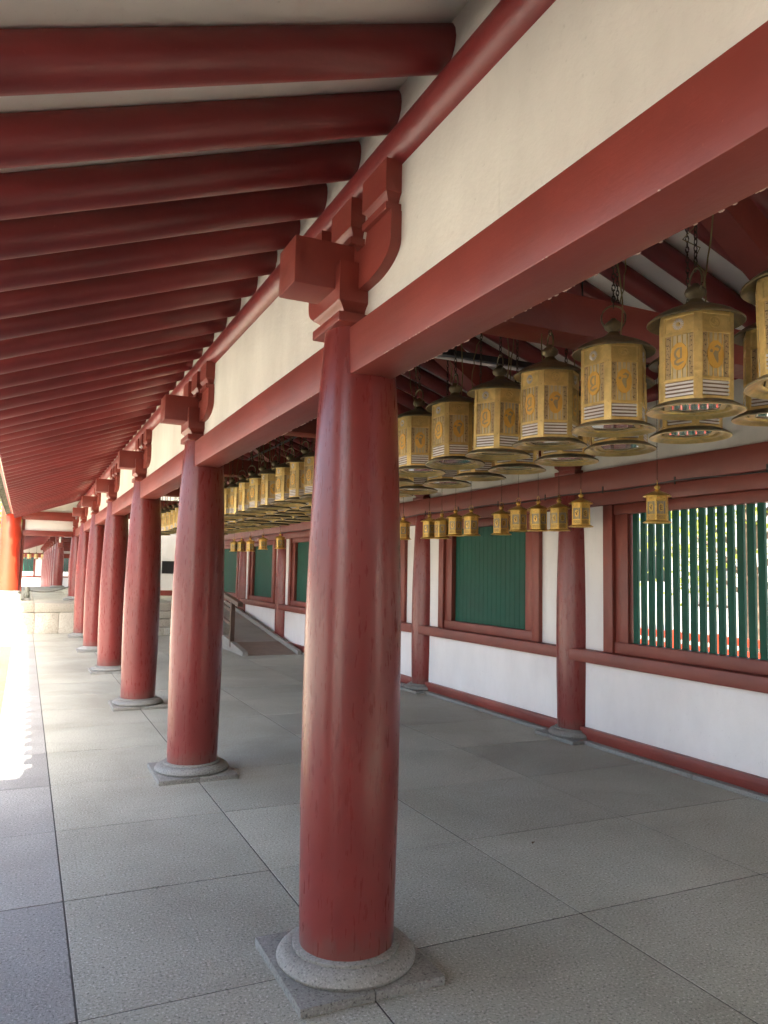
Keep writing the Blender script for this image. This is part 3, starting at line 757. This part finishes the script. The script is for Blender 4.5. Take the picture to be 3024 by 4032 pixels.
# ramp
ra = empty('wheelchair_ramp', 'concrete ramp with low kerbs rising along the back wall', 'ramp', None, (2.33, 10.46, 0))
rl, rh = 5.58, PLAT-0.003
mb = MB(); mb.prism([(0, 0.002), (rl, rh), (rl, -0.02), (0, -0.02)], 'X', 0.10, 1.01); mb.build('ramp_deck', 'rampstone', ra)
for x0 in (0.0, 1.012):
    mb = MB(); mb.prism([(-0.05, -0.02), (-0.05, 0.065), (0.0, 0.075), (rl, rh+0.075), (rl, -0.02)], 'X', x0, x0+(0.098 if x0 == 0 else 0.065)); mb.build('ramp_kerb', 'rampstone', ra)
mb = MB(); mb.prism([(0.0, 0.004), (1.1, 0.004+1.1*rh/rl), (1.1, 0.008+1.1*rh/rl), (0.0, 0.008)], 'X', 0.11, 1.0); mb.build('ramp_threshold', 'threshold', ra)
hrl = empty('handrail', 'dark brown handrail on posts beside the ramp', 'handrail', None, (2.36, 10.8, 0))
sl_ = rh/rl
def zr(y): return (y+10.8-10.46)*sl_
mb = MB(); mb.prism([(0.0, zr(0)+0.80), (5.0, zr(5)+0.80), (5.0, zr(5)+0.875), (0.0, zr(0)+0.875)], 'X', -0.045, 0.045); mb.build('top_rail', 'brownwood', hrl)
for h in (0.35, 0.60):
    mb = MB(); mb.prism([(0.52, zr(0.52)+h), (5.0, zr(5)+h), (5.0, zr(5)+h+0.05), (0.52, zr(.52)+h+0.05)], 'X', -0.02, 0.02); mb.build('mid_rail', 'brownwood', hrl)
for yy in (0.55, 2.0, 3.45, 4.9):
    mb = MB(); mb.bev(-0.04, 0.04, yy-0.04, yy+0.04, zr(yy)-0.03, zr(yy)+0.82, 0.005); mb.build('post', 'brownwood', hrl)

# ------------------------------------------------------------------ end of the corridor: gate frame, end wall
fr = empty('gate_portal', 'red and white cross frame under the gable end of the corridor', 'frame', None, (0, 18.0, 0))
def fbx(name, mat, x0, x1, y0, y1, z0, z1, b=0.006):
    mb = MB(); mb.bev(x0, x1, y0, y1, z0, z1, b); return mb.build(name, mat, fr, 30)
fbx('lintel', 'beam', -1.30, -0.14, -0.08, 0.08, 2.255, 2.390); fbx('white_panel', 'white', -1.30, -0.14, -0.03, 0.03, 2.388, 2.655)
fbx('upper_beam', 'beam', -1.42, -0.10, -0.10, 0.10, 2.652, 2.862)
mb = MB(); mb.prism([(-1.40, 2.855), (0.0, 2.855), (0.0, 3.31), (-1.25, 2.868)], 'Y', -0.02, 0.02); mb.build('gable_plaster', 'plaster', fr)
fbx('jamb_post', 'frame', -1.315, -1.242, -0.05, 0.06, PLAT, 2.66)
gp = empty('gate_pillar', 'big sunlit vermilion gate pillar at the left edge', 'column', None, (-1.55, 17.9, PLAT))
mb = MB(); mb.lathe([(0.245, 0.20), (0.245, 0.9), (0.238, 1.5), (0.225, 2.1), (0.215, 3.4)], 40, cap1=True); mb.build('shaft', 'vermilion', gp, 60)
mb = MB(); mb.bev(-0.36, 0.315, -0.36, 0.30, -0.02, 0.16, 0.01); mb.build('plinth', 'granite', gp, 30)
mb = MB(); mb.lathe([(0.31, 0.155), (0.31, 0.19), (0.28, 0.225), (0.20, 0.228)], 32); mb.build('base_ring', 'granite', gp, 40)
# small carved stone post with chain
sp = empty('stone_post', 'small carved grey stone post at the foot of the gate pillar', 'post', None, (-1.12, 17.75, PLAT))
mb = MB(); mb.lathe([(0.06, 0.05), (0.072, 0.09), (0.070, 0.15), (0.05, 0.19), (0.058, 0.22), (0.062, 0.27), (0.045, 0.32), (0.0, 0.335)], 14); mb.build('shaft', 'tile', sp, 50)
mb = MB(); mb.bev(-0.085, 0.085, -0.085, 0.085, 0.0, 0.055, 0.006); mb.build('foot', 'granite', sp, 30)
mb = MB(); nL = 30
for i in range(nL):
    t = i/(nL-1); p = Vector((-1.07+0.90*t, 17.75+0.1*t, PLAT+0.235+0.10*t*t-0.10*math.sin(t*math.pi)*0.5))
    pts = []
    for j in range(8):
        a = 2*math.pi*j/8; c, s = math.cos(a)*0.022, math.sin(a)*0.011
        pts.append(p+Vector((c, s, 0)) if i % 2 else p+Vector((c, 0, s)))
    mb.tube(pts, 0.0045, 4, 0, True)
tag(mb.build('barrier_chain', 'chain', None, 60), 'sagging barrier chain from stone post to the platform column', 'chain')
ew = empty('end_wall', 'white end wall on the platform with a red base board', 'wall', None, (0.45, 21.6, PLAT))
mb = MB(); mb.box(0, 3.2, 0, 0.12, -0.01, 2.9); mb.build('plaster_panel', 'white', ew)
mb = MB(); mb.bev(0.0, 3.2, -0.03, 0.0, 0.0, 0.16, 0.005); mb.build('base_board', 'beam', ew)
mb = MB(); mb.bev(2.655, 3.05, 21.560, 21.598, 1.355, 1.745, 0.005); pq = mb.build('plaque', 'black'); tag(pq, 'black square plaque on the white end wall', 'plaque')

gr = empty('gate_hall', 'high gate hall roof spanning the stone platform', 'building', None, (0, 16.7, 0))
mb = MB(); mb.prism([(0.0, 4.75), (7.0, 7.0), (14.0, 4.75), (14.0, 5.0), (7.0, 7.3), (0.0, 5.0)], 'X', -9.0, 7.0); mb.build('roof_slab', 'tile', gr)
mb = MB(); mb.prism([(0.1, 4.70), (7.0, 6.9), (13.9, 4.70), (13.9, 4.74), (7.0, 6.98), (0.1, 4.74)], 'X', -8.9, 6.9); mb.build('ceiling_board', 'ceiling', gr)
for x in (-8.2, -4.9, 5.6):
    for y in (1.4, 12.6):
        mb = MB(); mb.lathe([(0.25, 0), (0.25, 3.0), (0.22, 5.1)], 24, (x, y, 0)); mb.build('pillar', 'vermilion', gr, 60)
mb = MB(); mb.box(3.62, 3.75, 1.4, 13.0, 0, 5.0); mb.build('side_wall', 'white', gr)
# ------------------------------------------------------------------ far corridor beyond the platform
column(0.0, 30.0, PLAT, 'far column at the other end of the platform', 'far columns beyond the platform')
for k in range(8):
    y = 33.0+3*k
    o = column(0.0, y, 0, 'far red column, %s in the receding row beyond the platform' % ('first' if k == 0 else ORD[k]), 'far columns beyond the platform')
    mb = MB(); mb.bev(-0.30, 3.5, -0.1, 0.1, 2.60, 2.785, 0.005); mb.build('cross_beam', 'beam', o, loc=(0, 0, 0))
far = empty('far_building', 'dark roof of the corridor beyond the platform', 'building', None, (0, 29.5, 0))
mb = MB(); mb.prism([(-1.5, zc(-1.5)-0.06), (1.788, zc(1.788)-0.06), (5.0, zc(5.0)-0.06), (5.0, zc(5)+0.1), (1.788, zc(1.788)+0.1), (-1.5, zc(-1.5)+0.1)], 'Y', 0, 30); mb.build('roof_slab', 'rafter', far)
mb = MB(); mb.tube([(0, 0, 3.1), (0, 27.5, 3.1)], 0.056, 10); mb.build('purlin', 'rafter', far)
mb = MB(); mb.box(-0.03, 0.03, 0, 27.0, 2.44, 3.06); mb.build('plaster_panel', 'plaster', far)
mb = MB(); mb.bev(-0.09, 0.09, 0, 27.0, 2.263, 2.454, 0.005); mb.build('lintel_beam', 'beam', far)
mb = MB(); mb.box(3.53, 3.63, 0, 30, 0, 3.1); mb.build('back_wall', 'white', far)
for i in range(34):
    mb = MB(); mb.tube([(-1.5, 0.4+i*0.85, zc(-1.5)-0.05), (0, 0.4+i*0.85, zc(0)-0.05)], 0.075, 8); mb.build('rafter', 'rafter', far, 50)
ff = MB(); ff.box(-1.3, 3.6, 31.9, 58, -0.3, 0.0); tag(ff.build('far_floor', 'paving'), kind='structure')
fw = empty('far_wall', 'far white wall with slatted windows closing the corridor', 'wall', None, (0, 57, 0))
for z0, z1, mt in ((0, 0.73, 'white'), (0.73, 0.84, 'frame'), (2.14, 2.46, 'frame'), (2.46, 3.2, 'plaster')):
    mb = MB(); mb.box(-6, 6, -0.03 if mt == 'frame' else 0, 0.1, z0, z1); mb.build('wall_band', mt, fw)
for x0 in (-4.2, -1.9, 0.4, 2.7):
    mb = MB(); mb.box(x0+1.35, x0+2.3, 0.0, 0.1, 0.84, 2.14); mb.build('wall_panel', 'white', fw)
    for jx in (x0, x0+1.25):
        mb = MB(); mb.box(jx, jx+0.1, -0.03, 0.1, 0.84, 2.14); mb.build('window_jamb', 'frame', fw)
    for i in range(12):
        mb = MB(); mb.box(x0+0.12+i*0.094, x0+0.17+i*0.094, 0.02, 0.06, 0.84, 2.14); mb.build('slat', 'green', fw)
for i in range(6):
    lantern(-1.4+0.42*i, 53.0, 2.0, 0.3*i, False, 'tiny lantern glimpsed in the far corridor', 'lanterns in the far corridor')

# ------------------------------------------------------------------ trees and buildings outside
def tree(x, y, h, cr, label, seed, group, n=2600, leaf=0.13, low=0.35):
    rr = random.Random(seed); o = empty('tree', label, 'tree', group, (x, y, -0.26))
    mb = MB(); mb.tube([(0, 0, 0), (0.05, 0.03, h*0.25), (-0.04, 0.06, h*0.5), (0.03, 0, h*0.8)], [0.16, 0.13, 0.09, 0.03], 9)
    cl = []
    for _ in range(16):
        a = rr.uniform(0, 6.28); rad = cr*math.sqrt(rr.uniform(0.05, 1))*0.8; zz = h*rr.uniform(low, 0.95)
        c = Vector((rad*math.cos(a), rad*math.sin(a), zz)); cl.append((c, rr.uniform(0.35, 0.6)*cr*0.8))
        mb.tube([(0, 0, max(h*0.22, zz*0.6)), (c.x*0.5, c.y*0.5, zz*0.85), tuple(c)], [0.06, 0.04, 0.012], 5)
    mb.build('trunk', 'bark', o, 50)
    mb = MB()
    for _ in range(n):
        c, s = cl[rr.randrange(len(cl))]
        p = c + Vector((rr.gauss(0, 1), rr.gauss(0, 1), rr.gauss(0, 0.8)))*s*0.55
        u = Vector((rr.gauss(0, 1), rr.gauss(0, 1), rr.gauss(0, 1))).normalized(); w = u.orthogonal().normalized()*leaf*0.45; u = u*leaf*rr.uniform(0.6, 1.2)
        mb.add([p-u, p-w, p+u, p+w], [(0, 1, 2, 3)])
    mb.build('crown', 'leaf', o)
tree(11.5, 7.5, 6.2, 2.6, 'leafy tree glimpsed through the left slats of the lattice window', 1, 'trees outside the wall', low=0.30)
tree(13.0, 5.2, 6.6, 2.8, 'leafy tree glimpsed through the middle slats of the lattice window', 2, 'trees outside the wall', low=0.34)
tree(12.5, 2.6, 6.0, 2.4, 'leafy tree glimpsed through the right slats of the lattice window', 3, 'trees outside the wall', low=0.42)
tree(-3.4, 46.0, 7.5, 2.6, 'leafy tree far off above the gate pillar at left', 4, 'trees in the courtyard')
fn = empty('red_fence', 'low vermilion fence in the sun outside the lattice window', 'fence', None, (8.2, 0, -0.26))
for i in range(16):
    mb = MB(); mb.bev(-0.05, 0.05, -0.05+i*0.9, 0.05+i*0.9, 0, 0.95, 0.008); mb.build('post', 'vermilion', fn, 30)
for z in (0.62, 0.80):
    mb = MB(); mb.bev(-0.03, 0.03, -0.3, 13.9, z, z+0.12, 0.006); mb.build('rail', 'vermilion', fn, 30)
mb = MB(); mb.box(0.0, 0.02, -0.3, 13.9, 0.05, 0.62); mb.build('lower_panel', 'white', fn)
ho = empty('white_house', 'pale house across the lane seen through the slats', 'building', None, (18.0, 0, -0.26))
mb = MB(); mb.box(0, 6, 2.0, 16.0, 0, 2.7); mb.build('wall', 'white', ho)
mb = MB(); mb.prism([(-0.5, 2.7), (3, 4.0), (6.5, 2.7)], 'Y', 1.6, 16.4); mb.build('roof', 'tile', ho)
for i in range(5):
    f = MB(); f.box(-0.03, 0.03, 3+i*2.6, 4.4+i*2.6, 0.9, 2.1); w = f.build('window', 'brownwood', ho)
    f = MB(); f.box(-0.04, -0.031, 3.08+i*2.6, 4.32+i*2.6, 0.98, 2.02); f.build('pane', 'glass', w)

# gate building behind and to the left of the camera: its eave shades the near pavement
gt = empty('gate_building', 'gate house behind the camera whose eave shades the near paving', 'building', None, (0, 0, -0.26))
def gz(y): return 3.86+(0.45-y)*0.42
mb = MB(); mb.prism([(0.45, gz(0.45)), (-4.2, gz(-4.2)), (-8.8, gz(0.45)), (-8.8, gz(0.45)+0.25), (-4.2, gz(-4.2)+0.3), (0.45, gz(0.45)+0.18)], 'X', -8.0, -1.76); mb.build('roof', 'tile', gt)
for i in range(20):
    x = -1.84-i*0.31; mb = MB(); mb.tube([(x, 0.50, gz(0.45)+0.2), (x, -4.2, gz(-4.2)+0.32)], 0.08, 8); mb.build('cover_tile', 'tile', gt, 50)
for x in (-7.5, -5.0, -2.6):
    for y in (-0.9, -7.5):
        mb = MB(); mb.lathe([(0.22, 0), (0.22, 2.0), (0.19, 4.35)], 24, (x, y, 0)); mb.build('pillar', 'vermilion', gt, 60)
mb = MB(); mb.box(-7.8, -1.8, -7.6, -7.4, 0, 4.2); mb.build('rear_wall', 'plaster', gt)

mb = MB(); mb.box(-1.78, 3.6, -6.3, -6.1, 0, 4.4); mb.build('side_wall', 'plaster', gt)  # unseen wall, added to stop light entering the open corridor end

# a dry leaf on the paving
mb = MB(); mb.add([(-0.022, 0, 0.004), (-0.005, 0.010, 0.009), (0.024, 0.002, 0.004), (0.0, -0.009, 0.010)], [(0, 1, 2, 3)])
lf = mb.build('dry_leaf', 'leafbrown', None, None, (1.47, 0.806, 0.001)); lf.rotation_euler.z = 0.5
tag(lf, 'single dry brown leaf lying on the grey paving', 'leaf')
